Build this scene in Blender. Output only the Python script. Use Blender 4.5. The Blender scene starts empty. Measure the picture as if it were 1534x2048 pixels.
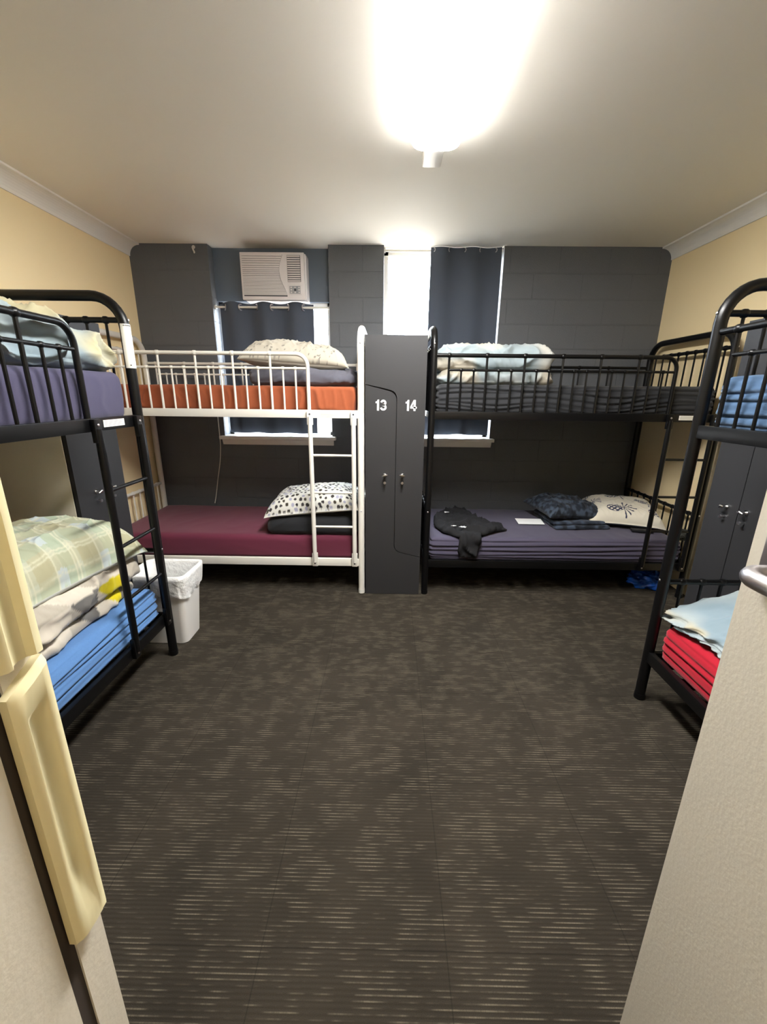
import bpy, bmesh, math, random
from mathutils import Vector, Matrix, noise

S = bpy.context.scene
COL = S.collection
PI = math.pi
rnd = random.Random(7)

# ------------------------------------------------------------------ camera
IMG_W, IMG_H = 1534, 2048
PITCH, ROLL, YAW, FPX, CAM_Z = 0.2805, -0.0110, -0.0102, 822.66, 1.4442
def make_camera():
    cp, sp, cy, sy = math.cos(PITCH), math.sin(PITCH), math.cos(YAW), math.sin(YAW)
    f = Vector((sy*cp, cy*cp, -sp)); r = Vector((cy, -sy, 0)); d = f.cross(r)
    cr, sr = math.cos(ROLL), math.sin(ROLL)
    r2 = cr*r + sr*d; d2 = -sr*r + cr*d
    cam = bpy.data.cameras.new('camera'); o = bpy.data.objects.new('camera', cam); COL.objects.link(o)
    u = -d2; b = -f
    o.matrix_world = Matrix(((r2.x, u.x, b.x, 0), (r2.y, u.y, b.y, 0), (r2.z, u.z, b.z, CAM_Z), (0, 0, 0, 1)))
    cam.sensor_fit = 'VERTICAL'; cam.sensor_height = 36; cam.lens = FPX*36/IMG_H
    cam.clip_start = 0.02
    S.camera = o
make_camera()

# ------------------------------------------------------------------ light and exposure
LAMP_STRENGTH = 30.0
LAMP_COLOR = (1.0, 0.985, 0.955, 1)
HALL_FILL_STRENGTH = 6.0
SKY_STRENGTH = 8.0
EXPOSURE = 2.3
S.view_settings.view_transform = 'Standard'
S.view_settings.look = 'None'
S.view_settings.gamma = 1.0
S.view_settings.use_curve_mapping = False
S.view_settings.exposure = EXPOSURE
w = bpy.data.worlds.new('world'); S.world = w; w.use_nodes = True
nt = w.node_tree; nt.nodes.clear()
wo = nt.nodes.new('ShaderNodeOutputWorld'); wb = nt.nodes.new('ShaderNodeBackground')
wb.inputs[0].default_value = (0.78, 0.89, 1.0, 1); wb.inputs[1].default_value = SKY_STRENGTH
tcw = nt.nodes.new('ShaderNodeTexCoord'); sw = nt.nodes.new('ShaderNodeSeparateXYZ'); rw = nt.nodes.new('ShaderNodeMapRange'); mw = nt.nodes.new('ShaderNodeMix'); mw.data_type = 'RGBA'
rw.inputs[1].default_value = -0.06; rw.inputs[2].default_value = 0.06
mw.inputs[6].default_value = (0.20, 0.19, 0.17, 1); mw.inputs[7].default_value = (0.80, 0.90, 1.0, 1)
nt.links.new(tcw.outputs['Generated'], sw.inputs[0]); nt.links.new(sw.outputs[2], rw.inputs[0]); nt.links.new(rw.outputs[0], mw.inputs[0]); nt.links.new(mw.outputs[2], wb.inputs[0])
nt.links.new(wb.outputs[0], wo.inputs[0])

# ------------------------------------------------------------------ dimensions
D = 3.775          # inner face of the back wall
H = 2.592          # ceiling
XL, XR = -2.135, 2.262
YF = -0.28         # inner face of the wall with the door
YB = 2.82          # front line of the beds along the back wall
SILL = 1.062

# ------------------------------------------------------------------ helpers
def lin(r, g, b):
    def f(c):
        c /= 255.0
        return c/12.92 if c <= 0.04045 else ((c+0.055)/1.055)**2.4
    return (f(r), f(g), f(b), 1)

class MB:
    """collects verts and faces of one mesh"""
    def __init__(s): s.v = []; s.f = []; s.sm = []; s.col = None
    def add(s, vs, fs, smooth=False, M=None):
        b = len(s.v)
        for p in vs:
            p = Vector(p); s.v.append(M @ p if M else p)
        for f in fs:
            s.f.append([b+i for i in f]); s.sm.append(smooth)
    def box(s, x0, x1, y0, y1, z0, z1, M=None):
        vs = [(x, y, z) for x in (x0, x1) for y in (y0, y1) for z in (z0, z1)]
        s.add(vs, [(0,1,3,2), (4,6,7,5), (0,4,5,1), (2,3,7,6), (0,2,6,4), (1,5,7,3)], False, M)
    def rbox(s, x0, x1, y0, y1, z0, z1, r=0.004, M=None):
        bm = bmesh.new()
        bmesh.ops.create_cube(bm, size=1)
        for v in bm.verts:
            v.co = Vector(((x0+x1)/2+v.co.x*(x1-x0), (y0+y1)/2+v.co.y*(y1-y0), (z0+z1)/2+v.co.z*(z1-z0)))
        bmesh.ops.bevel(bm, geom=bm.edges[:], offset=r, segments=2, affect='EDGES', profile=0.6)
        s.bm(bm, True, M)
    def bm(s, bm, smooth, M=None):
        bm.verts.index_update()
        s.add([v.co.copy() for v in bm.verts], [[v.index for v in f.verts] for f in bm.faces], smooth, M)
        bm.free()
    def tube(s, path, r, n=10, cap=True, M=None, closed=False):
        path = [Vector(p) for p in path]
        rr = r if isinstance(r, (list, tuple)) else [r]*len(path)
        L = len(path); rings = []
        t0 = (path[1]-path[0]).normalized()
        up = Vector((0, 0, 1)) if abs(t0.z) < 0.9 else Vector((0, 1, 0))
        nrm = t0.cross(up).normalized()
        vs = []; fs = []
        for i, p in enumerate(path):
            if closed: t = (path[(i+1) % L]-path[i-1]).normalized()
            elif i == 0: t = t0
            elif i == L-1: t = (path[-1]-path[-2]).normalized()
            else: t = ((path[i+1]-p).normalized()+(p-path[i-1]).normalized()).normalized()
            nrm = (nrm - t*nrm.dot(t)).normalized(); bn = t.cross(nrm)
            for k in range(n):
                a = 2*PI*k/n; vs.append(p+(nrm*math.cos(a)+bn*math.sin(a))*rr[i])
        for i in range(L if closed else L-1):
            j = (i+1) % L
            for k in range(n):
                fs.append((i*n+k, i*n+(k+1) % n, j*n+(k+1) % n, j*n+k))
        if cap and not closed:
            fs.append(tuple(range(n-1, -1, -1))); fs.append(tuple((L-1)*n+k for k in range(n)))
        s.add(vs, fs, True, M)
    def sphere(s, c, r, M=None, sc=(1, 1, 1), n=10):
        bm = bmesh.new(); bmesh.ops.create_uvsphere(bm, u_segments=n, v_segments=max(6, n//2+1), radius=r)
        for v in bm.verts: v.co = Vector(c)+Vector((v.co.x*sc[0], v.co.y*sc[1], v.co.z*sc[2]))
        s.bm(bm, True, M)
    def prism(s, poly, axis, a0, a1, M=None):
        """closed 2-D polygon pushed along axis ('x','y','z') from a0 to a1"""
        n = len(poly)
        def P(p, a):
            if axis == 'x': return (a, p[0], p[1])
            if axis == 'y': return (p[0], a, p[1])
            return (p[0], p[1], a)
        vs = [P(p, a0) for p in poly]+[P(p, a1) for p in poly]
        fs = [tuple(range(n)), tuple(range(2*n-1, n-1, -1))]
        for i in range(n):
            j = (i+1) % n; fs.append((j, i, n+i, n+j))
        s.add(vs, fs, False, M)
    def build(s, name, mat, parent=None, loc=None, sharp=True):
        me = bpy.data.meshes.new(name)
        me.from_pydata([tuple(v) for v in s.v], [], s.f)
        for p, m in zip(me.polygons, s.sm): p.use_smooth = m
        if s.col:
            ca = me.color_attributes.new('Col', 'FLOAT_COLOR', 'POINT')
            for i, c in enumerate(s.col): ca.data[i].color = c
        bm = bmesh.new(); bm.from_mesh(me); bmesh.ops.recalc_face_normals(bm, faces=bm.faces[:])
        if sharp:
            for e in bm.edges:
                if len(e.link_faces) == 2 and e.calc_face_angle(0) > 0.7: e.smooth = False
        bm.to_mesh(me); bm.free()
        me.materials.append(mat)
        o = bpy.data.objects.new(name, me); COL.objects.link(o)
        if parent: o.parent = parent
        if loc: o.location = loc
        return o

def tag(o, label=None, cat=None, group=None, kind=None):
    if label: o['label'] = label
    if cat: o['category'] = cat
    if group: o['group'] = group
    if kind: o['kind'] = kind
    return o
def empty(name, loc=(0, 0, 0), rz=0.0):
    o = bpy.data.objects.new(name, None); COL.objects.link(o)
    o.location = loc; o.rotation_euler = (0, 0, rz); o.empty_display_size = 0.1
    return o
def struct(mb, name, mat, label=None):
    o = mb.build(name, mat); o['kind'] = 'structure'
    if label: o['label'] = label
    return o
def copy_tree(o, parent=None):
    c = o.copy(); COL.objects.link(c); c.parent = parent
    for ch in list(o.children): copy_tree(ch, c)
    return c

# ------------------------------------------------------------------ materials
def new_mat(name):
    m = bpy.data.materials.new(name); m.use_nodes = True
    n = m.node_tree.nodes; b = n['Principled BSDF']
    return m, m.node_tree, b
def N(nt, t, **kw):
    n = nt.nodes.new(t)
    for k, v in kw.items(): setattr(n, k, v)
    return n
def add_bump(nt, b, scale, strength, dist=0.002, detail=4, coord='Object'):
    tc = N(nt, 'ShaderNodeTexCoord'); no = N(nt, 'ShaderNodeTexNoise'); bu = N(nt, 'ShaderNodeBump')
    no.inputs['Scale'].default_value = scale; no.inputs['Detail'].default_value = detail
    bu.inputs['Strength'].default_value = strength; bu.inputs['Distance'].default_value = dist
    nt.links.new(tc.outputs[coord], no.inputs['Vector']); nt.links.new(no.outputs['Fac'], bu.inputs['Height'])
    nt.links.new(bu.outputs['Normal'], b.inputs['Normal'])
def plain(name, col, rough=0.5, metal=0.0, bump=None, spec=0.5, sheen=0.0):
    m, nt, b = new_mat(name)
    b.inputs['Base Color'].default_value = col; b.inputs['Roughness'].default_value = rough
    b.inputs['Metallic'].default_value = metal; b.inputs['Specular IOR Level'].default_value = spec
    if sheen: b.inputs['Sheen Weight'].default_value = sheen
    if bump: add_bump(nt, b, *bump)
    return m
def fabric(name, col, rough=0.85, var=0.12, weave=900, sheen=0.15):
    """woven cloth: slight mottling plus a fine weave bump"""
    m, nt, b = new_mat(name)
    tc = N(nt, 'ShaderNodeTexCoord'); no = N(nt, 'ShaderNodeTexNoise')
    no.inputs['Scale'].default_value = 260; no.inputs['Detail'].default_value = 3
    mx = N(nt, 'ShaderNodeMix', data_type='RGBA')
    d = tuple(c*(1-var) for c in col[:3])+(1,); l = tuple(min(1, c*(1+var)) for c in col[:3])+(1,)
    mx.inputs[6].default_value = d; mx.inputs[7].default_value = l
    nt.links.new(tc.outputs['Object'], no.inputs['Vector']); nt.links.new(no.outputs['Fac'], mx.inputs[0])
    nt.links.new(mx.outputs[2], b.inputs['Base Color'])
    no2 = N(nt, 'ShaderNodeTexNoise'); no2.inputs['Scale'].default_value = weave; no2.inputs['Detail'].default_value = 1
    bu = N(nt, 'ShaderNodeBump'); bu.inputs['Strength'].default_value = 0.15; bu.inputs['Distance'].default_value = 0.001
    nt.links.new(tc.outputs['Object'], no2.inputs['Vector']); nt.links.new(no2.outputs['Fac'], bu.inputs['Height'])
    nt.links.new(bu.outputs['Normal'], b.inputs['Normal'])
    b.inputs['Roughness'].default_value = rough; b.inputs['Specular IOR Level'].default_value = 0.25
    b.inputs['Sheen Weight'].default_value = sheen
    return m
def printed(name, rough=0.85):
    """cloth whose printed pattern is stored in the mesh colour attribute"""
    m, nt, b = new_mat(name)
    a = N(nt, 'ShaderNodeVertexColor', layer_name='Col'); nt.links.new(a.outputs['Color'], b.inputs['Base Color'])
    b.inputs['Roughness'].default_value = rough; b.inputs['Specular IOR Level'].default_value = 0.25
    b.inputs['Sheen Weight'].default_value = 0.1
    add_bump(nt, b, 700, 0.12, 0.001, 1)
    return m

def carpet_mat():
    m, nt, b = new_mat('ribbed_carpet')
    L = nt.links
    tc = N(nt, 'ShaderNodeTexCoord'); sep = N(nt, 'ShaderNodeSeparateXYZ'); L.new(tc.outputs['Object'], sep.inputs[0])
    def math_(op, a, c=None, v=None):
        n = N(nt, 'ShaderNodeMath', operation=op)
        L.new(a, n.inputs[0])
        if c is not None: L.new(c, n.inputs[1])
        if v is not None: n.inputs[1].default_value = v
        return n.outputs[0]
    def ramp(x, p0, p1):
        n = N(nt, 'ShaderNodeMapRange', interpolation_type='SMOOTHSTEP')
        n.inputs[1].default_value = p0; n.inputs[2].default_value = p1; L.new(x, n.inputs[0]); return n.outputs[0]
    def nz(sx, sy, scale, detail=2, seed=0.0):
        mp = N(nt, 'ShaderNodeMapping'); mp.inputs['Scale'].default_value = (sx, sy, 1); mp.inputs['Location'].default_value = (seed, seed, 0)
        L.new(tc.outputs['Object'], mp.inputs[0])
        n = N(nt, 'ShaderNodeTexNoise'); n.inputs['Scale'].default_value = scale; n.inputs['Detail'].default_value = detail
        L.new(mp.outputs[0], n.inputs['Vector']); return n.outputs['Fac']
    P = 0.0112
    rib = math_('SINE', math_('MULTIPLY', sep.outputs[1], v=2*PI/P))
    ribm = ramp(rib, 0.35, 0.95)
    row = math_('FLOOR', math_('DIVIDE', sep.outputs[1], v=P))
    # dashes differ from row to row
    cv = N(nt, 'ShaderNodeCombineXYZ'); L.new(math_('MULTIPLY', sep.outputs[0], v=13.0), cv.inputs[0]); L.new(math_('MULTIPLY', row, v=0.37), cv.inputs[1])
    dn = N(nt, 'ShaderNodeTexNoise'); dn.inputs['Scale'].default_value = 1.0; dn.inputs['Detail'].default_value = 2; L.new(cv.outputs[0], dn.inputs['Vector'])
    patch = nz(1, 0.7, 10.0, 3)
    dash = ramp(math_('ADD', math_('MULTIPLY', dn.outputs['Fac'], v=0.80), math_('MULTIPLY', patch, v=0.62)), 0.635, 0.90)
    fine = nz(1, 1, 700, 2)
    dash = math_('MULTIPLY', math_('MULTIPLY', dash, ribm), math_('ADD', math_('MULTIPLY', nz(1, 0.3, 260, 2, 7.0), v=1.1), v=0.15))
    # tile seams every half metre
    def seam(x, off):
        f = math_('FRACT', math_('ADD', math_('DIVIDE', x, v=0.5), v=off))
        a = math_('ABSOLUTE', math_('SUBTRACT', f, v=0.5))
        return ramp(a, 0.0045, 0.0015)
    sm = math_('MAXIMUM', seam(sep.outputs[0], 0.15), seam(sep.outputs[1], 0.02))
    base = N(nt, 'ShaderNodeMix', data_type='RGBA'); base.inputs[6].default_value = lin(43, 39, 33); base.inputs[7].default_value = lin(61, 55, 47)
    L.new(ramp(math_('ADD', math_('MULTIPLY', fine, v=0.6), math_('MULTIPLY', nz(1, 1, 3, 2, 4.0), v=0.4)), 0.3, 0.72), base.inputs[0])
    m2 = N(nt, 'ShaderNodeMix', data_type='RGBA'); L.new(dash, m2.inputs[0]); L.new(base.outputs[2], m2.inputs[6]); m2.inputs[7].default_value = lin(116, 108, 93)
    m3 = N(nt, 'ShaderNodeMix', data_type='RGBA'); L.new(math_('MULTIPLY', sm, v=0.45), m3.inputs[0]); L.new(m2.outputs[2], m3.inputs[6]); m3.inputs[7].default_value = lin(30, 27, 24)
    L.new(m3.outputs[2], b.inputs['Base Color'])
    hgt = math_('ADD', math_('MULTIPLY', rib, v=0.5), math_('MULTIPLY', fine, v=1.2))
    bu = N(nt, 'ShaderNodeBump'); bu.inputs['Strength'].default_value = 0.7; bu.inputs['Distance'].default_value = 0.0025
    L.new(hgt, bu.inputs['Height']); L.new(bu.outputs['Normal'], b.inputs['Normal'])
    b.inputs['Roughness'].default_value = 0.95; b.inputs['Specular IOR Level'].default_value = 0.15
    return m

def block_mat():
    m, nt, b = new_mat('painted_block_wall')
    L = nt.links
    tc = N(nt, 'ShaderNodeTexCoord'); sep = N(nt, 'ShaderNodeSeparateXYZ'); cmb = N(nt, 'ShaderNodeCombineXYZ')
    L.new(tc.outputs['Object'], sep.inputs[0])
    ax = N(nt, 'ShaderNodeMath', operation='ADD'); ax.inputs[1].default_value = 4.03; L.new(sep.outputs[0], ax.inputs[0])
    az = N(nt, 'ShaderNodeMath', operation='ADD'); az.inputs[1].default_value = -0.095+0.192*2; L.new(sep.outputs[2], az.inputs[0])
    L.new(ax.outputs[0], cmb.inputs[0]); L.new(az.outputs[0], cmb.inputs[1])
    br = N(nt, 'ShaderNodeTexBrick'); br.inputs['Scale'].default_value = 1
    br.inputs['Brick Width'].default_value = 0.4; br.inputs['Row Height'].default_value = 0.192
    br.inputs['Mortar Size'].default_value = 0.0045; br.inputs['Mortar Smooth'].default_value = 0.3
    br.inputs['Color1'].default_value = (1, 1, 1, 1); br.inputs['Color2'].default_value = (1, 1, 1, 1); br.inputs['Mortar'].default_value = (0, 0, 0, 1)
    L.new(cmb.outputs[0], br.inputs['Vector'])
    no = N(nt, 'ShaderNodeTexNoise'); no.inputs['Scale'].default_value = 160; no.inputs['Detail'].default_value = 4; L.new(tc.outputs['Object'], no.inputs['Vector'])
    mu = N(nt, 'ShaderNodeMath', operation='MULTIPLY'); mu.inputs[1].default_value = 0.35; L.new(no.outputs['Fac'], mu.inputs[0])
    ad = N(nt, 'ShaderNodeMath', operation='ADD'); L.new(br.outputs['Color'], ad.inputs[0]); L.new(mu.outputs[0], ad.inputs[1])
    bu = N(nt, 'ShaderNodeBump'); bu.inputs['Strength'].default_value = 1.0; bu.inputs['Distance'].default_value = 0.008
    L.new(ad.outputs[0], bu.inputs['Height']); L.new(bu.outputs['Normal'], b.inputs['Normal'])
    b.inputs['Base Color'].default_value = lin(92, 95, 100); b.inputs['Roughness'].default_value = 0.5
    b.inputs['Specular IOR Level'].default_value = 0.4
    return m

M = {}
M['carpet'] = carpet_mat()
M['block'] = block_mat()
M['charcoal_paint'] = plain('charcoal_paint', lin(90, 101, 114), 0.5, bump=(120, 0.1))
M['cream_paint'] = plain('cream_wall_paint', lin(246, 225, 180), 0.6, bump=(220, 0.15))
M['ceiling'] = plain('ceiling_paint', lin(241, 237, 228), 0.7, bump=(300, 0.1))
M['white_paint'] = plain('white_gloss_paint', lin(242, 239, 233), 0.35, bump=(90, 0.06))
M['door_paint'] = plain('off_white_door_paint', lin(212, 206, 192), 0.45, bump=(140, 0.25, 0.002))
M['cream_plastic'] = plain('cream_plastic', lin(226, 217, 176), 0.35)
M['seal'] = plain('dark_rubber_seal', lin(52, 44, 38), 0.8)
M['black_metal'] = plain('black_powder_coat', lin(10, 10, 11), 0.34, bump=(500, 0.04), spec=0.3)
M['white_metal'] = plain('white_powder_coat', lin(222, 219, 211), 0.35, bump=(500, 0.04))
M['chrome'] = plain('chrome', lin(225, 225, 225), 0.18, 1.0)
M['satin'] = plain('satin_steel', lin(205, 202, 205), 0.32, 1.0)
M['locker'] = plain('charcoal_laminate', lin(47, 47, 49), 0.5, bump=(700, 0.12), spec=0.4)
M['locker_side'] = plain('beige_laminate', lin(234, 226, 206), 0.5)
M['dark_gap'] = plain('dark_core', lin(20, 20, 20), 0.8)
M['number_white'] = plain('white_vinyl', lin(245, 245, 245), 0.5)
M['sticker'] = plain('paper_sticker', lin(236, 234, 226), 0.5)
M['sticker_ink'] = plain('sticker_ink', lin(120, 116, 108), 0.6)
M['black_ink'] = plain('black_ink', lin(20, 20, 20), 0.6)
M['ac_plastic'] = plain('aged_white_plastic', lin(218, 213, 214), 0.45)
M['ac_grey'] = plain('grey_plastic', lin(150, 152, 156), 0.5)
M['ac_dark'] = plain('dark_vent', lin(60, 62, 68), 0.7)
M['curtain'] = fabric('charcoal_curtain', lin(72, 79, 92), 0.8, 0.08)
M['bin'] = plain('white_bin_plastic', lin(222, 220, 216), 0.35)
M['paper'] = plain('white_paper', lin(240, 240, 238), 0.7)
M['timber'] = plain('slat_timber', lin(120, 96, 70), 0.6)

def liner_mat():
    m, nt, b = new_mat('thin_plastic_liner')
    b.inputs['Base Color'].default_value = lin(240, 240, 238); b.inputs['Roughness'].default_value = 0.3
    b.inputs['Transmission Weight'].default_value = 0.0; b.inputs['Alpha'].default_value = 0.88
    add_bump(nt, b, 38, 0.8, 0.010, 4)
    return m
M['liner'] = liner_mat()
def lamp_mat():
    m, nt, b = new_mat('lamp_diffuser')
    b.inputs['Base Color'].default_value = (0.9, 0.9, 0.88, 1)
    b.inputs['Emission Color'].default_value = LAMP_COLOR; b.inputs['Emission Strength'].default_value = LAMP_STRENGTH
    # the moulded sides of the diffuser pass less light than its prismatic underside
    g = N(nt, 'ShaderNodeNewGeometry'); sp = N(nt, 'ShaderNodeSeparateXYZ'); mr = N(nt, 'ShaderNodeMapRange'); mr.name = 'output'
    mr.inputs[1].default_value = -0.5; mr.inputs[2].default_value = -0.97; mr.inputs[3].default_value = LAMP_STRENGTH*0.11; mr.inputs[4].default_value = LAMP_STRENGTH
    nt.links.new(g.outputs['Normal'], sp.inputs[0]); nt.links.new(sp.outputs[2], mr.inputs[0]); nt.links.new(mr.outputs[0], b.inputs['Emission Strength'])
    return m
M['lamp'] = lamp_mat()
def glass_mat():
    m = bpy.data.materials.new('window_glass'); m.use_nodes = True; nt = m.node_tree; nt.nodes.clear()
    o = N(nt, 'ShaderNodeOutputMaterial'); t = N(nt, 'ShaderNodeBsdfTransparent'); g = N(nt, 'ShaderNodeBsdfGlossy')
    g.inputs['Roughness'].default_value = 0.02; mx = N(nt, 'ShaderNodeMixShader'); mx.inputs[0].default_value = 0.06
    nt.links.new(t.outputs[0], mx.inputs[1]); nt.links.new(g.outputs[0], mx.inputs[2]); nt.links.new(mx.outputs[0], o.inputs[0])
    return m
M['glass'] = glass_mat()

# ================================================================== ROOM SHELL
WX0, WX1 = -1.49, -0.51      # window 1 opening
VX0, VX1 = -0.058, 0.912     # window 2 opening
TH = 0.20
mb = MB(); mb.box(XL-0.3, XR+0.3, -1.7, D+TH, -0.1, 0); struct(mb, 'floor', M['carpet'], 'dark brown ribbed carpet tiles')
mb = MB(); mb.box(XL-0.3, XR+0.3, -1.7, D+TH, H, H+0.1); struct(mb, 'ceiling', M['ceiling'])
mb = MB()
for x0, x1 in ((XL-0.1, WX0), (WX1, VX0), (VX1, XR+0.1)): mb.box(x0, x1, D, D+TH, 0, H)
for x0, x1 in ((WX0, WX1), (VX0, VX1)): mb.box(x0, x1, D, D+TH, 0, SILL-0.03)
struct(mb, 'wall_back', M['block'], 'charcoal painted concrete block wall')
mb = MB(); mb.box(XL-0.1, XL, YF-0.1, D, 0, H); struct(mb, 'wall_left', M['cream_paint'])
mb = MB(); mb.box(XR, XR+0.1, YF-0.1, D, 0, H); struct(mb, 'wall_right', M['cream_paint'])
JX = -0.30
mb = MB(); mb.box(XL, JX-0.12, YF-0.1, YF, 0, H); mb.box(0.585, XR, YF-0.1, YF, 0, H)
mb.box(JX-0.12, JX-0.012, -1.6, 0.262, 0, H); mb.box(0.585, 0.70, -1.6, YF-0.1, 0, H)
mb.box(JX-0.12, 0.70, -1.7, -1.6, 0, H)
mb.box(JX-0.12, 0.585, YF-0.1, YF, 2.09, H)
struct(mb, 'wall_front', M['cream_paint'])
mb = MB(); mb.box(WX0, WX1, D+0.10, D+TH, 2.19, H); struct(mb, 'trim_7', M['charcoal_paint'], 'smooth charcoal panel round the air conditioner')
# cornices along the side walls
def cove(side):
    r = 0.078; poly = [(0, H), (0, H-0.092), (0.008, H-0.092)]
    for k in range(9):
        a = k/8*PI/2
        poly.append((0.008+r-r*math.cos(a), H-0.012-r+r*math.sin(a)))
    poly += [(0.092, H-0.012), (0.092, H)]
    mb = MB()
    pts = [((XL+p[0]) if side < 0 else (XR-p[0]), p[1]) for p in poly]
    mb.prism(pts, 'y', YF, D); return mb
struct(cove(-1), 'trim_1', M['white_paint'], 'white cove cornice along the left wall')
struct(cove(1), 'trim_2', M['white_paint'], 'white cove cornice along the right wall')
# windows
def window(n, x0, x1, z1):
    fr = MB(); y0, y1 = D+0.14, D+0.18
    zc = 1.72
    for a, b in ((x0, x0+0.035), (x1-0.035, x1)): fr.box(a, b, y0, y1, SILL-0.03, z1)
    fr.box(x0, x1, y0, y1, SILL-0.03, SILL+0.03); fr.box(x0, x1, y0, y1, z1-0.035, z1); fr.box(x0, x1, y0+0.005, y1, zc, zc+0.035)
    o = struct(fr, 'window_%d' % n, M['white_paint'], 'white framed window')
    g = MB(); g.box(x0+0.03, x1-0.03, D+0.158, D+0.162, SILL, z1-0.02); g.build('pane', M['glass'], o)
    return o
window(1, WX0, WX1, 2.19); window(2, VX0, VX1, H)
def sill(n, x0, x1, label):
    mb = MB(); mb.rbox(x0, x1, D-0.055, D+0.14, SILL-0.03, SILL, 0.006)
    mb.prism([(D, SILL-0.03), (D-0.04, SILL-0.03), (D-0.022, SILL-0.078), (D, SILL-0.078)], 'x', x0+0.022, x1-0.022)
    struct(mb, 'trim_%d' % n, M['white_paint'], label)
sill(3, WX0-0.035, WX1+0.035, 'white window sill under the air conditioner window')
sill(4, VX0-0.035, VX1+0.035, 'white window sill behind the black bed')

# ------------------------------------------------------------------ door frame on the left, door leaf on the right
mb = MB()
mb.box(JX-0.12, JX, -0.30, 0.252, 0, H); mb.box(JX-0.12, JX-0.001, 0.268, 0.300, 0, H); mb.box(JX-0.12, JX-0.012, 0.248, 0.269, 0, H)
struct(mb, 'trim_5', M['door_paint'], 'off-white door jamb at the left edge')
mb = MB(); mb.box(JX-0.012, JX-0.003, 0.2522, 0.2678, 0, H); struct(mb, 'trim_6', M['seal'], 'dark seal strip in the door jamb')
def guard_piece(z0, z1, lip):
    # cross section in (depth from the jamb, Y): raised rim by the room, scoop, low ridge
    sec = [(-0.001, 0.262), (0.006, 0.262), (0.010, 0.266), (0.0105, 0.270), (0.006, 0.275), (0.0045, 0.281), (0.006, 0.287),
           (0.010, 0.2895), (0.0115, 0.291), (0.0115, 0.297), (0.009, 0.300), (-0.001, 0.300)]
    full = [(-0.001, 0.262), (0.006, 0.262), (0.0095, 0.266), (0.011, 0.270), (0.0115, 0.275), (0.012, 0.281), (0.012, 0.287),
            (0.012, 0.291), (0.0115, 0.291), (0.0115, 0.297), (0.009, 0.300), (-0.001, 0.300)]
    mb = MB(); n = len(sec)
    rows = [(z0, full), (z0+0.022, full), (z0+0.075, sec)] if lip else [(z0, sec)]
    if lip:
        rows += [(z1-0.045, sec), (z1-0.026, full), (z1-0.006, full), (z1, [(min(d, 0.006), y) for d, y in full])]
    else:
        rows += [(z1, sec)]
    vs = []; fs = []
    for z, s_ in rows:
        for d, y in s_:
            zz = z
            if lip and z > z1-0.03: zz = z-(0.30-min(y, 0.30))*0.45
            vs.append((JX+d, y, zz))
    for i in range(len(rows)-1):
        for k in range(n):
            j = (k+1) % n; fs.append((i*n+k, i*n+j, (i+1)*n+j, (i+1)*n+k))
    fs.append(tuple(range(n))); fs.append(tuple((len(rows)-1)*n+k for k in range(n)))
    mb.add(vs, fs, True); return mb
tag(guard_piece(0.930, 1.228, True).build('strike_guard', M['cream_plastic']), 'long cream scooped guard on the left door jamb, lower piece with a rounded top', 'door guard', 'cream guards on the jamb')
tag(guard_piece(1.234, 1.75, False).build('strike_guard', M['cream_plastic']), 'cream guard on the left door jamb above the scooped one, running up out of view', 'door guard', 'cream guards on the jamb')

DX, DY = 0.536, 0.575
mb = MB(); mb.box(DX, DX+0.038, YF+0.01, DY, 0.012, 2.06)
door = struct(mb, 'door_1', M['door_paint'], 'off-white door standing open at the right edge')
# lever handle on the door face
hz = 1.206
mb = MB(); mb.rbox(DX-0.010, DX, DY-0.155, DY-0.028, hz-0.02, hz+0.20, 0.004); plate = mb.build('lock_plate', M['satin'], door)
mb = MB(); mb.tube([(DX-0.004, DY-0.06, hz+0.055), (DX-0.016, DY-0.06, hz+0.055)], 0.017, 20); mb.build('lock_cylinder', M['chrome'], plate)
mb = MB()
path = [(DX-0.002, DY-0.062, hz+0.012)]
cx, cy, rr = DX-0.060+0.022, DY-0.062-0.0, 0.022
path += [(DX-0.02, DY-0.062, hz+0.012), (DX-0.038, DY-0.062, hz+0.012)]
for k in range(1, 7):
    a = k/6*PI/2
    path.append((DX-0.038-0.024*math.sin(a), DY-0.062-0.024*(1-math.cos(a)), hz+0.012))
path += [(DX-0.062, DY-0.12, hz+0.012), (DX-0.062, DY-0.175, hz+0.012), (DX-0.060, DY-0.19, hz+0.012)]
mb.tube(path, 0.0115, 18); mb.build('lever', M['satin'], door)

# ================================================================== CEILING LIGHT
lamp = empty('ceiling_light', (0.195, 1.66, H))
tag(lamp, 'long glowing fluorescent batten light on the ceiling', 'ceiling light')
mb = MB(); mb.rbox(-0.047, 0.047, -0.72, 0.80, -0.062, 0, 0.012); mb.build('batten', M['white_paint'], lamp)
def oval(hx, hy, r, n=8):
    pts = []
    for cx, cy, a0 in ((hx-r, hy-r, 0), (-hx+r, hy-r, PI/2), (-hx+r, -hy+r, PI), (hx-r, -hy+r, 1.5*PI)):
        for k in range(n+1):
            a = a0+k/n*PI/2; pts.append((cx+r*math.cos(a), cy+r*math.sin(a)))
    return pts
def shell(rows, name, mat):
    mb = MB(); vs = []; fs = []
    for hx, hy, r_, z in rows: vs += [(x, y, z) for x, y in oval(hx, hy, r_)]
    n = len(vs)//len(rows)
    for i in range(len(rows)-1):
        for k in range(n):
            j = (k+1) % n; fs.append((i*n+k, i*n+j, (i+1)*n+j, (i+1)*n+k))
    fs.append(tuple(range(n))); fs.append(tuple((len(rows)-1)*n+k for k in range(n)))
    mb.add(vs, fs, True); return mb.build(name, mat, lamp)
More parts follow.
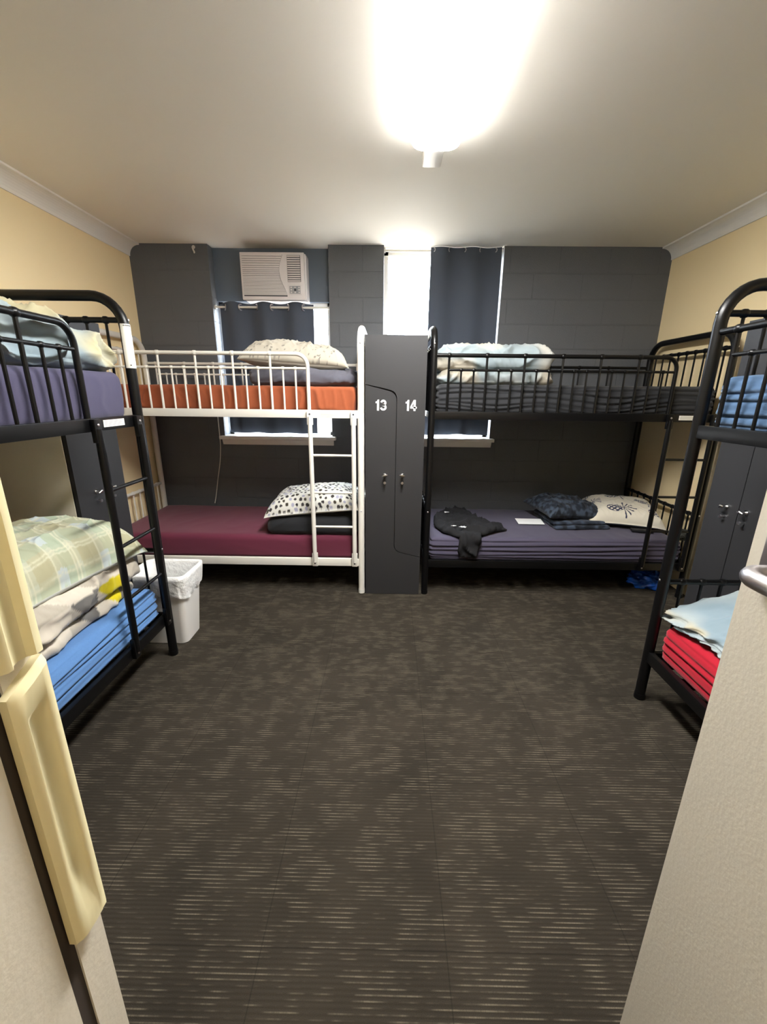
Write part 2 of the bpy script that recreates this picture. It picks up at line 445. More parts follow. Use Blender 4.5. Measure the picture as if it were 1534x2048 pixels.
shell([(0.116, 0.645, 0.06, -0.001), (0.118, 0.648, 0.06, -0.006), (0.116, 0.645, 0.06, -0.050), (0.104, 0.632, 0.055, -0.068), (0.08, 0.60, 0.045, -0.076)], 'diffuser', M['lamp'])
hall = empty('hall_fill_light', (0.13, -0.95, H)); tag(hall, 'unseen round fill light added in the hall behind the doorway', 'ceiling light')  # unseen lamp added as fill for the shaded locker side and door
mb = MB(); mb.tube([(0, 0, 0), (0, 0, -0.03)], 0.15, 32); mb.build('base', M['white_paint'], hall)
mb = MB(); mb.sphere((0, 0, -0.035), 0.135, sc=(1, 1, 0.42), n=32)
hm = M['lamp'].copy(); hm.name = 'hall_fill_diffuser'; hm.node_tree.nodes['output'].inputs[3].default_value = HALL_FILL_STRENGTH*0.5; hm.node_tree.nodes['output'].inputs[4].default_value = HALL_FILL_STRENGTH
mb.build('diffuser', hm, hall)
# ================================================================== AIR CONDITIONER
AX0, AX1, AZ0, AZ1, AY = -1.215, -0.690, 2.180, 2.520, D-0.045
ac = empty('air_conditioner', ((AX0+AX1)/2, D+0.1, AZ0))
tag(ac, 'white box air conditioner set in the wall above the left curtain', 'air conditioner')
def acl(mb, name, m, parent=None):
    o = mb.build(name, m, parent or ac)
    if parent is None: o.matrix_parent_inverse = Matrix.Translation(-ac.location)
    return o
mb = MB(); mb.rbox(AX0, AX1, AY+0.025, D+0.13, AZ0, AZ1, 0.008); acl(mb, 'casing', M['ac_plastic'])
mb = MB()
mb.rbox(AX0-0.004, AX1-0.01, AY, AY+0.03, AZ0-0.004, AZ1+0.004, 0.007); acl(mb, 'front_panel', M['ac_plastic'])
# intake grille: slats end along a curved line
def curve_x(t):   # t 0 top .. 1 bottom
    return AX0+0.34-0.035*math.sin(PI*min(1, t*1.15))+0.03*t*t
mb = MB(); mb2 = MB()
top, bot = AZ1-0.012, AZ0+0.022
nsl = 30; z = top; k = 0
poly = [(AX0+0.012, top), (curve_x(0), top)]+[(curve_x(t/10), top+(bot-top)*t/10) for t in range(1, 11)]+[(AX0+0.012, bot)]
mb2.prism(poly, 'y', AY-0.0005, AY+0.004); acl(mb2, 'intake_backing', M['ac_dark'])
heights = [0.0165]*7+[0.0135]*3+[0.011]*3+[0.0085]*40
for hgt in heights:
    if z-hgt < bot: break
    t = (top-z)/(top-bot); x1 = curve_x(t)
    gap = 0.0034 if hgt > 0.012 else 0.0022
    mb.box(AX0+0.012, x1, AY-0.006, AY+0.002, z-hgt+gap, z); z -= hgt
acl(mb, 'intake_grille', M['ac_plastic'])
vx0, vx1, vz0, vz1 = AX1-0.148, AX1-0.040, AZ0+0.130, AZ1-0.018
mb = MB(); mb.box(vx0, vx1, AY-0.0008, AY+0.003, vz0, vz1); vb = acl(mb, 'outlet_vent', M['ac_dark'])
for k in range(12):
    z = vz0+(vz1-vz0)*(k+0.5)/12
    mb = MB(); mb.box(vx0+0.003, vx1-0.003, -0.006, 0.002, -0.0045, 0.0045, Matrix.Translation((0, AY-0.003, z)) @ Matrix.Rotation(0.5, 4, 'X'))
    mb.build('louvre', M['ac_plastic'], vb)
mb = MB(); mb.rbox(vx0+0.004, vx1-0.001, AY-0.003, AY+0.003, AZ0+0.035, AZ0+0.108, 0.004); cpn = acl(mb, 'control_panel', M['ac_plastic'])
mb = MB(); mb.box(vx0+0.012, vx1-0.008, AY-0.0045, AY, AZ0+0.043, AZ0+0.100); mb.build('keypad', M['ac_grey'], cpn)
for i in range(3):
    for j in range(3):
        if (i, j) == (1, 1):
            mb = MB(); mb.box(-0.009, 0.009, -0.001, 0.001, -0.008, 0.008); o = mb.build('display', M['ac_dark'], cpn)
        else:
            mb = MB(); mb.sphere((0, 0, 0), 0.006, sc=(1.3, 0.4, 0.9)); o = mb.build('button', M['ac_plastic'], cpn)
        o.location = (vx0+0.026+i*0.032, AY-0.0052, AZ0+0.053+j*0.018)

# ================================================================== CURTAINS
def curtain(name, x0, x1, z0, z1, yc, period, phase, label, amp=0.028, seed=0, bow=0.0, lowamp=1.0, slant=0.0, ring_r=0.023, ring_z=0.035, scallop=0.006):
    nx, nz = 170, 60; vs = []; fs = []
    for side in (0, 1):
        for j in range(nz+1):
            t = j/nz
            for i in range(nx+1):
                s_ = i/nx; x = x0+(x1-x0)*s_
                ph = 2*PI*(x-phase)/period
                a = amp*(1-t*(1-lowamp))
                wob = noise.noise((x*5+seed, t*1.2, seed))*0.5*t
                y = yc-a*math.sin(ph+wob*3)+noise.noise((x*9, t*2.5, seed+3))*0.008*t
                z = z1+(z0-z1)*t
                if j == 0 or t < 0.04: z += scallop*math.sin(ph)*(1-t/0.04)
                if t > 0.97: z += noise.noise((x*7, seed, 0))*0.012
                xx = x+bow*math.sin(PI*t)*s_+slant*t*(1-s_)+noise.noise((x*3, t*3, seed+8))*0.006*t
                vs.append((xx, y+(0.0015 if side else -0.0015), z))
    n = (nx+1)*(nz+1)
    for side in (0, 1):
        for j in range(nz):
            for i in range(nx):
                a = side*n+j*(nx+1)+i; fs.append((a, a+1, a+nx+2, a+nx+1))
    for i in range(nx):
        fs.append((i, i+1, n+i+1, n+i)); b = nz*(nx+1)+i; fs.append((b, b+1, n+b+1, n+b))
    for j in range(nz):
        a = j*(nx+1); fs.append((a, a+nx+1, n+a+nx+1, n+a)); a += nx; fs.append((a, a+nx+1, n+a+nx+1, n+a))
    root = empty(name, ((x0+x1)/2, yc, z0)); tag(root, label, 'curtain')
    mb = MB(); mb.add(vs, fs, True); o = mb.build('fabric_panel', M['curtain'], root); o.matrix_parent_inverse = Matrix.Translation(-root.location)
    # eyelets where the cloth crosses the rod
    k = math.ceil((x0-phase)/(period/2)); x = phase+k*period/2
    while x < x1:
        m2 = MB(); ring = [(0, ring_r*math.cos(a), ring_r*math.sin(a)) for a in [2*PI*q/18 for q in range(18)]]
        m2.tube(ring, 0.0055*ring_r/0.023, 8, closed=True); e = m2.build('eyelet', M['satin'], root)
        e.location = Vector((x, yc, z1-ring_z))-root.location
        sgn = 1 if round((x-phase)/(period/2)) % 2 == 0 else -1
        e.rotation_euler = (0, 0, sgn*0.55); x += period/2
    return root
RZ1 = 2.135
curtain('curtain', -1.455, -0.655, 1.085, RZ1+0.035, D+0.045, 0.268, -1.135+0.134*0, 'dark charcoal eyelet curtain hanging below the air conditioner', 0.026, 1, lowamp=0.6)
curtain('curtain', 0.325, 0.897, 1.09, H-0.002, D+0.034, 0.25, 0.60, 'dark charcoal curtain pushed to the right side of the bright bare window', 0.016, 5, bow=0.004, lowamp=1.3, slant=-0.01, ring_r=0.013, ring_z=0.0185, scallop=0.0)
def rod(x0, x1, z, label, y=D+0.045):
    r = empty('curtain_rod', ((x0+x1)/2, y, z)); tag(r, label, 'curtain rod')
    mb = MB(); mb.tube([(x0-r.location.x, 0, 0), (x1-r.location.x, 0, 0)], 0.009, 12); mb.build('pole', M['white_metal'], r)
    for x in (x0+0.006, x1-0.006):
        mb = MB(); mb.tube([(x-r.location.x-0.006, 0, 0), (x-r.location.x+0.006, 0, 0)], 0.017, 16); mb.build('socket', M['white_metal'], r)
rod(WX0, WX1, RZ1, 'white curtain rod across the window under the air conditioner')
rod(VX0, VX1, H-0.0205, 'white curtain rod tight under the ceiling above the bare window', D+0.066)

# white power cord hanging below the left sill
pts = [(-1.536, D-0.008, 1.30), (-1.536, D-0.008, 1.10), (-1.536, D-0.008, 1.00), (-1.541, D-0.008, 0.93), (-1.556, D-0.008, 0.82), (-1.592, D-0.008, 0.66), (-1.625, D-0.008, 0.50), (-1.645, D-0.008, 0.425)]
def smooth_path(p, n=6):
    out = []; p = [Vector(q) for q in p]
    for i in range(len(p)-1):
        a = p[max(0, i-1)]; b = p[i]; c = p[i+1]; d = p[min(len(p)-1, i+2)]
        for k in range(n):
            t = k/n
            out.append(0.5*((2*b)+(c-a)*t+(2*a-5*b+4*c-d)*t*t+(3*b-a-3*c+d)*t**3))
    out.append(p[-1]); return out
mb = MB(); mb.tube(smooth_path(pts), 0.0042, 8); tag(mb.build('power_cord', M['white_metal']), 'thin white cord hanging from the left window sill down behind the maroon bed', 'cord')
# small white hook at the top of the block wall
mb = MB(); mb.tube(smooth_path([(-1.60, D, 2.565), (-1.60, D-0.025, 2.562), (-1.595, D-0.03, 2.545), (-1.59, D-0.022, 2.528), (-1.588, D-0.028, 2.52)]), 0.006, 8)
mb.sphere((-1.60, D-0.004, 2.567), 0.014, sc=(1, 0.4, 1)); tag(mb.build('wall_hook', M['white_metal']), 'small white hook at the top of the charcoal wall left of the air conditioner', 'hook')

# ================================================================== BUNK BEDS
BL, BW = 1.905, 0.885
def hoop_path(top, r=0.135, x=0.0, zb=0.0):
    p = [(x, 0, zb), (x, 0, top-r)]
    for k in range(1, 9):
        a = k/8*PI/2; p.append((x, r-r*math.cos(a), top-r+r*math.sin(a)))
    for k in range(9):
        a = k/8*PI/2; p.append((x, BW-r+r*math.sin(a), top-r+r*math.cos(a)))
    p.append((x, BW, zb)); return p
SP = {}
def spindle(mat, length, r=0.0062):
    key = (mat.name, round(length, 3), r)
    if key not in SP:
        mb = MB(); mb.tube([(0, 0, 0), (0, 0, length)], r, 8, cap=False); o = mb.build('spindle', mat); SP[key] = o.data
        bpy.data.objects.remove(o)
    return SP[key]
def place(mesh, name, parent, loc):
    o = bpy.data.objects.new(name, mesh); COL.objects.link(o); o.parent = parent; o.location = loc; return o
def collar(mb, p, axis='x', r=0.0165, l=0.014):
    a = {'x': Vector((l, 0, 0)), 'y': Vector((0, l, 0))}[axis]; p = Vector(p)
    mb.tube([p-a, p-a*0.5, p+a*0.5, p+a], [r*0.72, r, r, r*0.72], 10)
ZU0, ZU1, ZL0, ZL1 = 1.282, 1.334, 0.216, 0.272
def make_bunk(mat):
    root = empty('bunk_bed')
    # end frames: a bent tube from floor to floor with rails and spindles
    for x in (0, BL):
        mb = MB(); mb.tube(hoop_path(1.852, x=x), 0.0225, 14)
        for yy in (0, BW): mb.tube([(x, yy, 0.0), (x, yy, 0.03)], 0.0245, 14)
        ys = [0.09*k+0.0825 for k in range(9)]
        for zt, zb, zm in ((1.752, ZU1-0.02, 0), (0.632, ZL1-0.02, 0)):
            mb.tube([(x, 0.01, zt), (x, BW-0.01, zt)], 0.0125, 10)
            mb.rbox(x-0.010, x+0.010, 0.01, BW-0.01, zb-0.03, zb+0.01, 0.003)
            for yy in ys: collar(mb, (x, yy, zt), 'y')
        ef = mb.build('end_frame', mat, root)
        for zt, zb in ((1.752, ZU1-0.02), (0.632, ZL1-0.02)):
            for yy in ys: place(spindle(mat, zt-zb), 'spindle', ef, (x, yy, zb))
        for yy in (0,):
            for z in (1.752, 0.64):
                m2 = MB(); m2.sphere((0, 0, 0), 0.007, sc=(0.8, 0.3, 0.8)); m2.build('bolt', M['satin'], ef, (x, yy-0.0222, z))
    # side rails
    for z0, z1 in ((ZU0, ZU1), (ZL0, ZL1)):
        for y in (0, BW):
            mb = MB(); mb.rbox(0.018, BL-0.018, y-0.013, y+0.013, z0, z1, 0.003); sr = mb.build('side_rail', mat, root)
            if y == 0 and z0 == ZU0:
                m2 = MB(); m2.box(BL-0.275, BL-0.135, -0.0145, -0.0130, z0+0.013, z1-0.010)
                st = m2.build('sticker', M['sticker'], sr); st['label'] = 'small printed sticker'
                m3 = MB()
                for k in range(4): m3.box(BL-0.268, BL-0.145-0.012*(k % 2), -0.0152, -0.0144, z0+0.018+k*0.006, z0+0.0195+k*0.006)
                m3.build('print', M['sticker_ink'], sr)
    # slatted bases
    for z in (ZU0+0.012, ZL0+0.012):
        mb = MB()
        for k in range(14):
            x = 0.06+k*(BL-0.12)/13; mb.box(x-0.03, x+0.03, 0.01, BW-0.01, z, z+0.012)
        mb.build('slat_base', mat, root)
    # front guard: straight from one post, curved down before the ladder
    gx = BL-0.345
    tall = [gx-0.2435*k for k in range(6, 0, -1)]
    mb = MB(); r = 0.075; zt = 1.684
    p = [(0.015, 0, zt), (gx-r, 0, zt)]
    for k in range(1, 8):
        a = k/7*PI/2; p.append((gx-r+r*math.sin(a), 0, zt-r+r*math.cos(a)))
    p.append((gx, 0, ZU1-0.005)); mb.tube(p, 0.0125, 12)
    mb.tube([(tall[0], 0, 1.595), (gx, 0, 1.595)], 0.0078, 10)
    short = []
    for a in tall:
        collar(mb, (a, 0, zt))
        for k in (1, 2):
            short.append(a+0.0812*k); collar(mb, (a+0.0812*k, 0, 1.595), r=0.0115, l=0.011)
    gd = mb.build('guard_rail', mat, root)
    for a in tall: place(spindle(mat, zt-ZU1, 0.0078), 'spindle', gd, (a, 0, ZU1))
    for a in short: place(spindle(mat, 1.595-ZU1), 'spindle', gd, (a, 0, ZU1))
    # rear guard
    mb = MB(); zt = 1.672
    mb.tube([(0.015, BW, zt), (BL-0.015, BW, zt)], 0.0115, 10)
    tallb = [0.09+0.2465*k for k in range(8)]
    xm = 0.905
    mb.tube([(tallb[0], BW, 1.585), (xm, BW, 1.585), (xm+0.012, BW, 1.575), (xm+0.012, BW, ZU1)], 0.0072, 8)
    for a in tallb: collar(mb, (a, BW, zt), r=0.015)
    sb = [a+0.0822*k for a in tallb[:3] for k in (1, 2)]
    for a in sb: collar(mb, (a, BW, 1.585), r=0.0115, l=0.011)
    gd = mb.build('guard_rail', mat, root)
    for a in tallb: place(spindle(mat, zt-ZU1, 0.0072), 'spindle', gd, (a, BW, ZU1))
    for a in sb: place(spindle(mat, 1.585-ZU1), 'spindle', gd, (a, BW, ZU1))
    # ladder: two stiles with flattened bolted ends and three rungs
    ld = None
    sx = (BL-0.338, BL-0.048); yl = -0.030
    mb = MB()
    for x in sx:
        mb.tube([(x, yl, ZL1-0.02), (x, yl, ZL1+0.09), (x, yl, ZU0-0.10), (x, yl, ZU0+0.01)], [0.0135, 0.0155, 0.0155, 0.0135], 12)
        for zc, z0, z1 in ((ZU0, ZU0-0.045, ZU1-0.002), (ZL0, ZL0+0.004, ZL1+0.05)):
            mb.rbox(x-0.020, x+0.020, -0.034, -0.0135, z0, z1, 0.004)
    ld = mb.build('ladder', mat, root)
    for z in (1.035, 0.775, 0.525):
        m2 = MB(); m2.tube([(sx[0], yl, z), (sx[1], yl, z)], 0.0085, 10); m2.build('rung', mat, ld)
    for x in sx:
        for z in (ZU0+0.026, ZL0+0.028):
            m2 = MB(); m2.sphere((0, 0, 0), 0.0065, sc=(1, 0.5, 1)); m2.build('bolt', M['satin'] if mat == M['black_metal'] else M['ac_dark'], ld, (x, -0.0355, z))
    return root
XWB = -2.092; XBB = 0.285
wb_ = make_bunk(M['white_metal']); wb_.location = (XWB, YB, 0)
tag(wb_, 'white metal bunk bed with orange and maroon sheets by the charcoal wall', 'bunk bed')
bb = make_bunk(M['black_metal']); bb.location = (XBB, YB, 0)
tag(bb, 'black metal bunk bed along the charcoal wall right of the numbered locker', 'bunk bed')
LBX, LBY = -1.212, 0.118
lb = copy_tree(bb); lb.location = (LBX, LBY, 0); lb.rotation_euler = (0, 0, PI/2)
tag(lb, 'black metal bunk bed along the left cream wall with white bin at its foot', 'bunk bed')
RBX, RBY = 1.268, 1.735
rb = copy_tree(bb); rb.location = (RBX, RBY, 0); rb.rotation_euler = (0, 0, -PI/2)
tag(rb, 'black metal bunk bed on the right behind the open door', 'bunk bed')
# tall white label wrapped round the left bed's far front post
mb = MB(); vs = []; fs = []
for k in range(9):
    a = -1.9+k/8*2.4
    for z in (1.545, 1.735): vs.append((0.0234*math.sin(a)+BL, -0.0234*math.cos(a), z))
for k in range(8): fs.append((2*k, 2*k+2, 2*k+3, 2*k+1))
mb.add(vs, fs, True); lab = mb.build('post_label', M['sticker'], lb); lab['label'] = 'white paper label wrapped round the post'
mb = MB()
for k in range(5):
    a = -1.2+k*0.3; mb.sphere((BL+0.0235*math.sin(a), -0.0235*math.cos(a), 1.728), 0.0028, n=6)
a = -0.9; mb.box(BL+0.0232*math.sin(a)-0.004, BL+0.0232*math.sin(a)+0.004, -0.0245*math.cos(a)-0.002, -0.0245*math.cos(a)+0.002, 1.556, 1.560)
mb.build('print', M['black_ink'], lab)

# ================================================================== LOCKERS
def rounded(pts, r_by_idx):
    out = []
    n = len(pts)
    for i, p in enumerate(pts):
        r = r_by_idx.get(i)
        if not r: out.append(p); continue
        a = Vector(pts[i-1]); b = Vector(p); c = Vector(pts[(i+1) % n])
        da = (a-b).normalized()*r; dc = (c-b).normalized()*r
        for k in range(7):
            t = k/6; q = (1-t)**2*(b+da)+2*t*(1-t)*b+t*t*(b+dc); out.append((q.x, q.y))
    return out
def numeral(txt, h=0.070, t=0.0135):
    # bold upright figures drawn as flat strokes, centred on x, standing on z 0
    def ribbon(mb, pts, wd=None):
        wd = wd or t; L_ = []; R_ = []
        for i, p in enumerate(pts):
            a = Vector(pts[max(0, i-1)]); c = Vector(pts[min(len(pts)-1, i+1)]); d = (c-a).normalized(); n = Vector((-d.y, d.x))
            L_.append(Vector(p)+n*wd/2); R_.append(Vector(p)-n*wd/2)
        for i in range(len(pts)-1): mb.prism([tuple(R_[i]), tuple(R_[i+1]), tuple(L_[i+1]), tuple(L_[i])], 'y', -0.0006, 0.0008)
    mb = MB(); wid = {'1': 0.026, '3': 0.040, '4': 0.043}; tot = sum(wid[c] for c in txt)+0.005*(len(txt)-1); x = -tot/2
    for c in txt:
        w_ = wid[c]
        if c == '1':
            mb.prism([(x+w_-t-0.003, 0), (x+w_-0.003, 0), (x+w_-0.003, h), (x+w_-t+0.0015, h), (x+w_-t-0.003, h-0.008)], 'y', -0.0006, 0.0008)
            mb.prism([(x, h-0.013), (x, h-0.0225), (x+w_-t, h-0.0225), (x+w_-t, h-0.008), (x+w_-t-0.003, h-0.0105)], 'y', -0.0006, 0.0008)
        elif c == '3':
            r1 = 0.0135; r2 = 0.0142; cx = x+w_/2
            top = [(cx+r1*math.cos(math.radians(d)), h-t/2-r1+r1*math.sin(math.radians(d))) for d in range(170, -86, -16)]+[(cx-0.004, h-t/2-2*r1)]
            bot = [(cx-0.004, t/2+2*r2)]+[(cx+r2*1.08*math.cos(math.radians(d)), t/2+r2+r2*math.sin(math.radians(d))) for d in range(84, -174, -16)]
            ribbon(mb, top, 0.0125); ribbon(mb, bot, 0.0125)
        else:
            xr = x+w_-0.008
            mb.prism([(xr-t, 0), (xr, 0), (xr, h), (xr-t, h)], 'y', -0.0006, 0.0008)
            mb.prism([(x, 0.0155), (x+w_, 0.0155), (x+w_, 0.0265), (x, 0.0265)], 'y', -0.0006, 0.0008)
            mb.prism([(x, 0.0265), (x+0.0115, 0.0265), (xr-t, h-0.016), (xr-t, h)], 'y', -0.0006, 0.0008)
        x += w_+0.005
    return mb
def locker(loc, rz, label, numbers, depth=0.50, side='locker'):
    """front faces local -Y, width along local x, base at z 0"""
    W_, HH = 0.40, 1.80; g = 0.0022
    root = empty('locker', loc, rz); tag(root, label, 'locker')
    mb = MB(); mb.box(0.003, W_-0.003, 0.020, 0.026, 0.003, HH-0.003)
    core = mb.build('door_gap', M['dark_gap'], root)
    mb = MB(); mb.rbox(0, W_, 0.026, depth, 0, HH, 0.002); mb.build('body', M[side], root)
    xs = 0.208; zt0, zt1 = 1.500, 1.455; zb0, zb1 = 0.345, 0.300
    pa = rounded([(g, 0.002), (W_-g, 0.002), (W_-g, zb1-g), (xs-g, zb0-g), (xs-g, zt1-0.006), (g, zt0-g)], {3: 0.05, 4: 0.05})
    pb = rounded([(xs+g, zb0+g), (W_-g, zb1+g), (W_-g, HH), (g, HH), (g, zt0+g), (xs+g, zt1+0.004)], {0: 0.05, 5: 0.05})
    for poly, kx, num, nx in ((pa, 0.136, numbers and numbers[0], 0.105), (pb, 0.256, numbers and numbers[1], 0.304)):
        mb = MB(); mb.prism(poly, 'y', 0, 0.019); d = mb.build('door', M['locker'], root)
        mb = MB(); mb.tube([(kx, 0.001, 0.905), (kx, -0.006, 0.905)], 0.013, 16); mb.tube([(kx, -0.006, 0.905), (kx, -0.030, 0.905)], 0.007, 12)
        s_ = 1 if kx < 0.2 else -0.5
        mb.tube([(kx-0.018, -0.030, 0.905-0.006*s_), (kx, -0.034, 0.908), (kx+0.016, -0.032, 0.905+0.004*s_)], [0.005, 0.009, 0.005], 10)
        mb.build('lock_latch', M['chrome'], d)
        mb = MB(); mb.tube([(kx, 0.001, 0.853), (kx, -0.02, 0.853), (kx, -0.022, 0.853), (kx, -0.028, 0.853)], [0.005, 0.005, 0.0095, 0.0085], 14); mb.build('knob', M['satin'], d)
        if num:
            o = numeral(num).build('door_number', M['number_white'], d, (nx, -0.0006, 1.3355)); o['label'] = 'white number ' + num
    return root
locker((-0.158, YB-0.025, 0), 0, 'charcoal two-door locker numbered 13 and 14 between the back bunk beds', ('13', '14'))
lk = locker((-1.622, 2.068, 0), PI/2, 'charcoal locker against the left wall beyond the left bunk bed', None, depth=0.50, side='locker_side')
locker((1.742, 2.195, 0), -PI/2, 'charcoal locker against the right wall beyond the right bunk bed', None)

# ================================================================== SOFT GOODS
def ridge(p, seed=0.0):
    return 1-abs(noise.noise(Vector(p)+Vector((seed, seed*1.7, -seed))))*2
def dense_box(lx, ly, lz, r, step):
    """rounded box with a dense grid, base at z 0; returns verts, normals, faces"""
    sx, sy, sz = step if isinstance(step, tuple) else (step, step, step)
    nx, ny, nz = max(4, int(lx/sx)), max(4, int(ly/sy)), max(4, int(lz/sz))
    idx = {}; vs = []; ns = []; fs = []
    def vert(i, j, k):
        key = (i, j, k)
        if key in idx: return idx[key]
        def place(a, n, L):
            # more grid lines towards the edges
            t = a/n; t = t-0.035*math.sin(2*PI*t)*min(1, 4/n*2)
            return (t-0.5)*L
        p = Vector((place(i, nx, lx), place(j, ny, ly), place(k, nz, lz)))
        q = Vector((max(-lx/2+r, min(lx/2-r, p.x)), max(-ly/2+r, min(ly/2-r, p.y)), max(-lz/2+min(r, lz*0.49), min(lz/2-min(r, lz*0.49), p.z))))
        d = p-q
        if d.length < 1e-9: d = Vector((0, 0, 1 if k == nz else -1)); pp = p
        n = d.normalized(); pp = q+n*min(r, lz*0.49)
        idx[key] = len(vs); vs.append(pp+Vector((0, 0, lz/2))); ns.append(n); return idx[key]
    for k in (0, nz):
        for i in range(nx):
            for j in range(ny): fs.append((vert(i, j, k), vert(i+1, j, k), vert(i+1, j+1, k), vert(i, j+1, k)))
    for j in (0, ny):
        for i in range(nx):
            for k in range(nz): fs.append((vert(i, j, k), vert(i+1, j, k), vert(i+1, j, k+1), vert(i, j, k+1)))
    for i in (0, nx):
        for j in range(ny):
            for k in range(nz): fs.append((vert(i, j, k), vert(i, j+1, k), vert(i, j+1, k+1), vert(i, j, k+1)))
    return vs, ns, fs

def mattress(label, mat, loc, rz, folds, seed, h=0.17, amp=0.006, L=1.84, W_=0.835):
    step = {'h': (0.022, 0.022, 0.0055), 'd': (0.016, 0.022, 0.006), 'v': (0.009, 0.014, 0.010), 'n': (0.025, 0.025, 0.012)}[folds]
    vs, ns, fs = dense_box(L, W_, h, 0.035, step)
    out = []
    for p, n in zip(vs, ns):
        side = max(0, 1-abs(n.z)*1.3); e = 0
        along = p.x if abs(n.y) > abs(n.x) else p.y
        if folds in 'hd':
            nk = 5 if folds == 'h' else 7
            wander = 0.022 if folds == 'h' else 0.055; fr_ = 1.0 if folds == 'h' else 2.1
            for k in range(nk):
                zk = h*(k+0.6)/nk+wander*noise.noise((along*fr_, k*(0.9 if folds == 'h' else 0.35), seed*3.1))+0.012*along*(1 if k % 2 else 0.4)
                dz = (p.z-zk)/0.006
                st = 0.45+0.8*abs(noise.noise((along*1.6, k*2.3, seed)))*1.4
                e -= amp*side*st*math.exp(-dz*dz) - amp*0.7*side*st*math.exp(-(dz-2.2)**2/1.6)
        elif folds == 'v':
            wa = along+0.06*noise.noise((along*4, p.z*9, seed+0.37))+0.5*p.z*noise.noise((along*1.7, 1, seed))
            f = ridge((wa*8, p.z*2.5, seed+0.41), seed); f2 = ridge((wa*17, p.z*4, seed+4.3), seed)
            st = max(0.35, min(1, 0.6+1.2*noise.noise((along*1.9, 3.3, seed+0.2))))
            e = amp*side*st*(max(0, f)**2*1.0+max(0, f2)**3*0.5-0.75)
        else:
            e = amp*0.5*side*ridge((along*2, p.z*9+along, seed), seed)**3
        bulge = 0.008*side*math.sin(PI*min(1, max(0, p.z/h)))
        top = 0.005*max(0, n.z)*noise.noise((p.x*2.5, p.y*3, seed+5)) + 0.003*max(0, n.z)*ridge((p.x*6, p.y*3, seed), seed)**4
        out.append(p+n*(e+bulge+top-0.004))
    mb = MB(); mb.add(out, fs, True); o = mb.build('mattress', mat, sharp=False)
    o.location = loc; o.rotation_euler = (0, 0, rz); tag(o, label, 'mattress'); return o
ZMU, ZML = ZU0+0.030, ZL0+0.030
cxw = XWB+BL/2; cxb = XBB+BL/2; cym = YB+BW/2
mattress('orange sheeted mattress on the top of the white bunk bed', fabric('orange_sheet', lin(150, 79, 48)), (cxw, cym, ZMU), 0, 'v', 1, 0.178, 0.024)
mattress('maroon sheeted mattress on the bottom of the white bunk bed', fabric('maroon_sheet', lin(98, 38, 58)), (cxw, cym, ZML), 0, 'n', 2, 0.188)
mattress('black sheeted mattress on top of the bunk bed right of the numbered locker', fabric('black_sheet', lin(38, 39, 42)), (cxb, cym, ZMU), 0, 'd', 3, 0.20, 0.012)
mattress('dark lilac mattress on the lower back bunk right of the numbered locker', fabric('lilac_sheet', lin(70, 66, 84)), (cxb, cym, ZML), 0, 'h', 4, 0.188, 0.011)
clx, cly = LBX-BW/2, LBY+BL/2
mattress('dusty purple mattress on the top of the left bunk bed', fabric('purple_sheet', lin(68, 65, 88)), (clx, cly, ZMU), PI/2, 'v', 5, 0.215, 0.008)
mattress('bright blue mattress on the bottom of the left bunk bed', fabric('blue_sheet', lin(84, 124, 176)), (clx, cly, ZML), PI/2, 'h', 6, 0.195, 0.013)
crx, cry = RBX+BW/2, RBY-BL/2
mattress('steel blue mattress on the top of the right bunk bed', fabric('steel_blue_sheet', lin(56, 80, 108)), (crx, cry, ZMU), -PI/2, 'h', 7, 0.215, 0.010)
mattress('bright red mattress on the bottom of the right bunk bed', fabric('red_sheet', lin(164, 16, 38)), (crx, cry, ZML), -PI/2, 'h', 8, 0.195, 0.009)

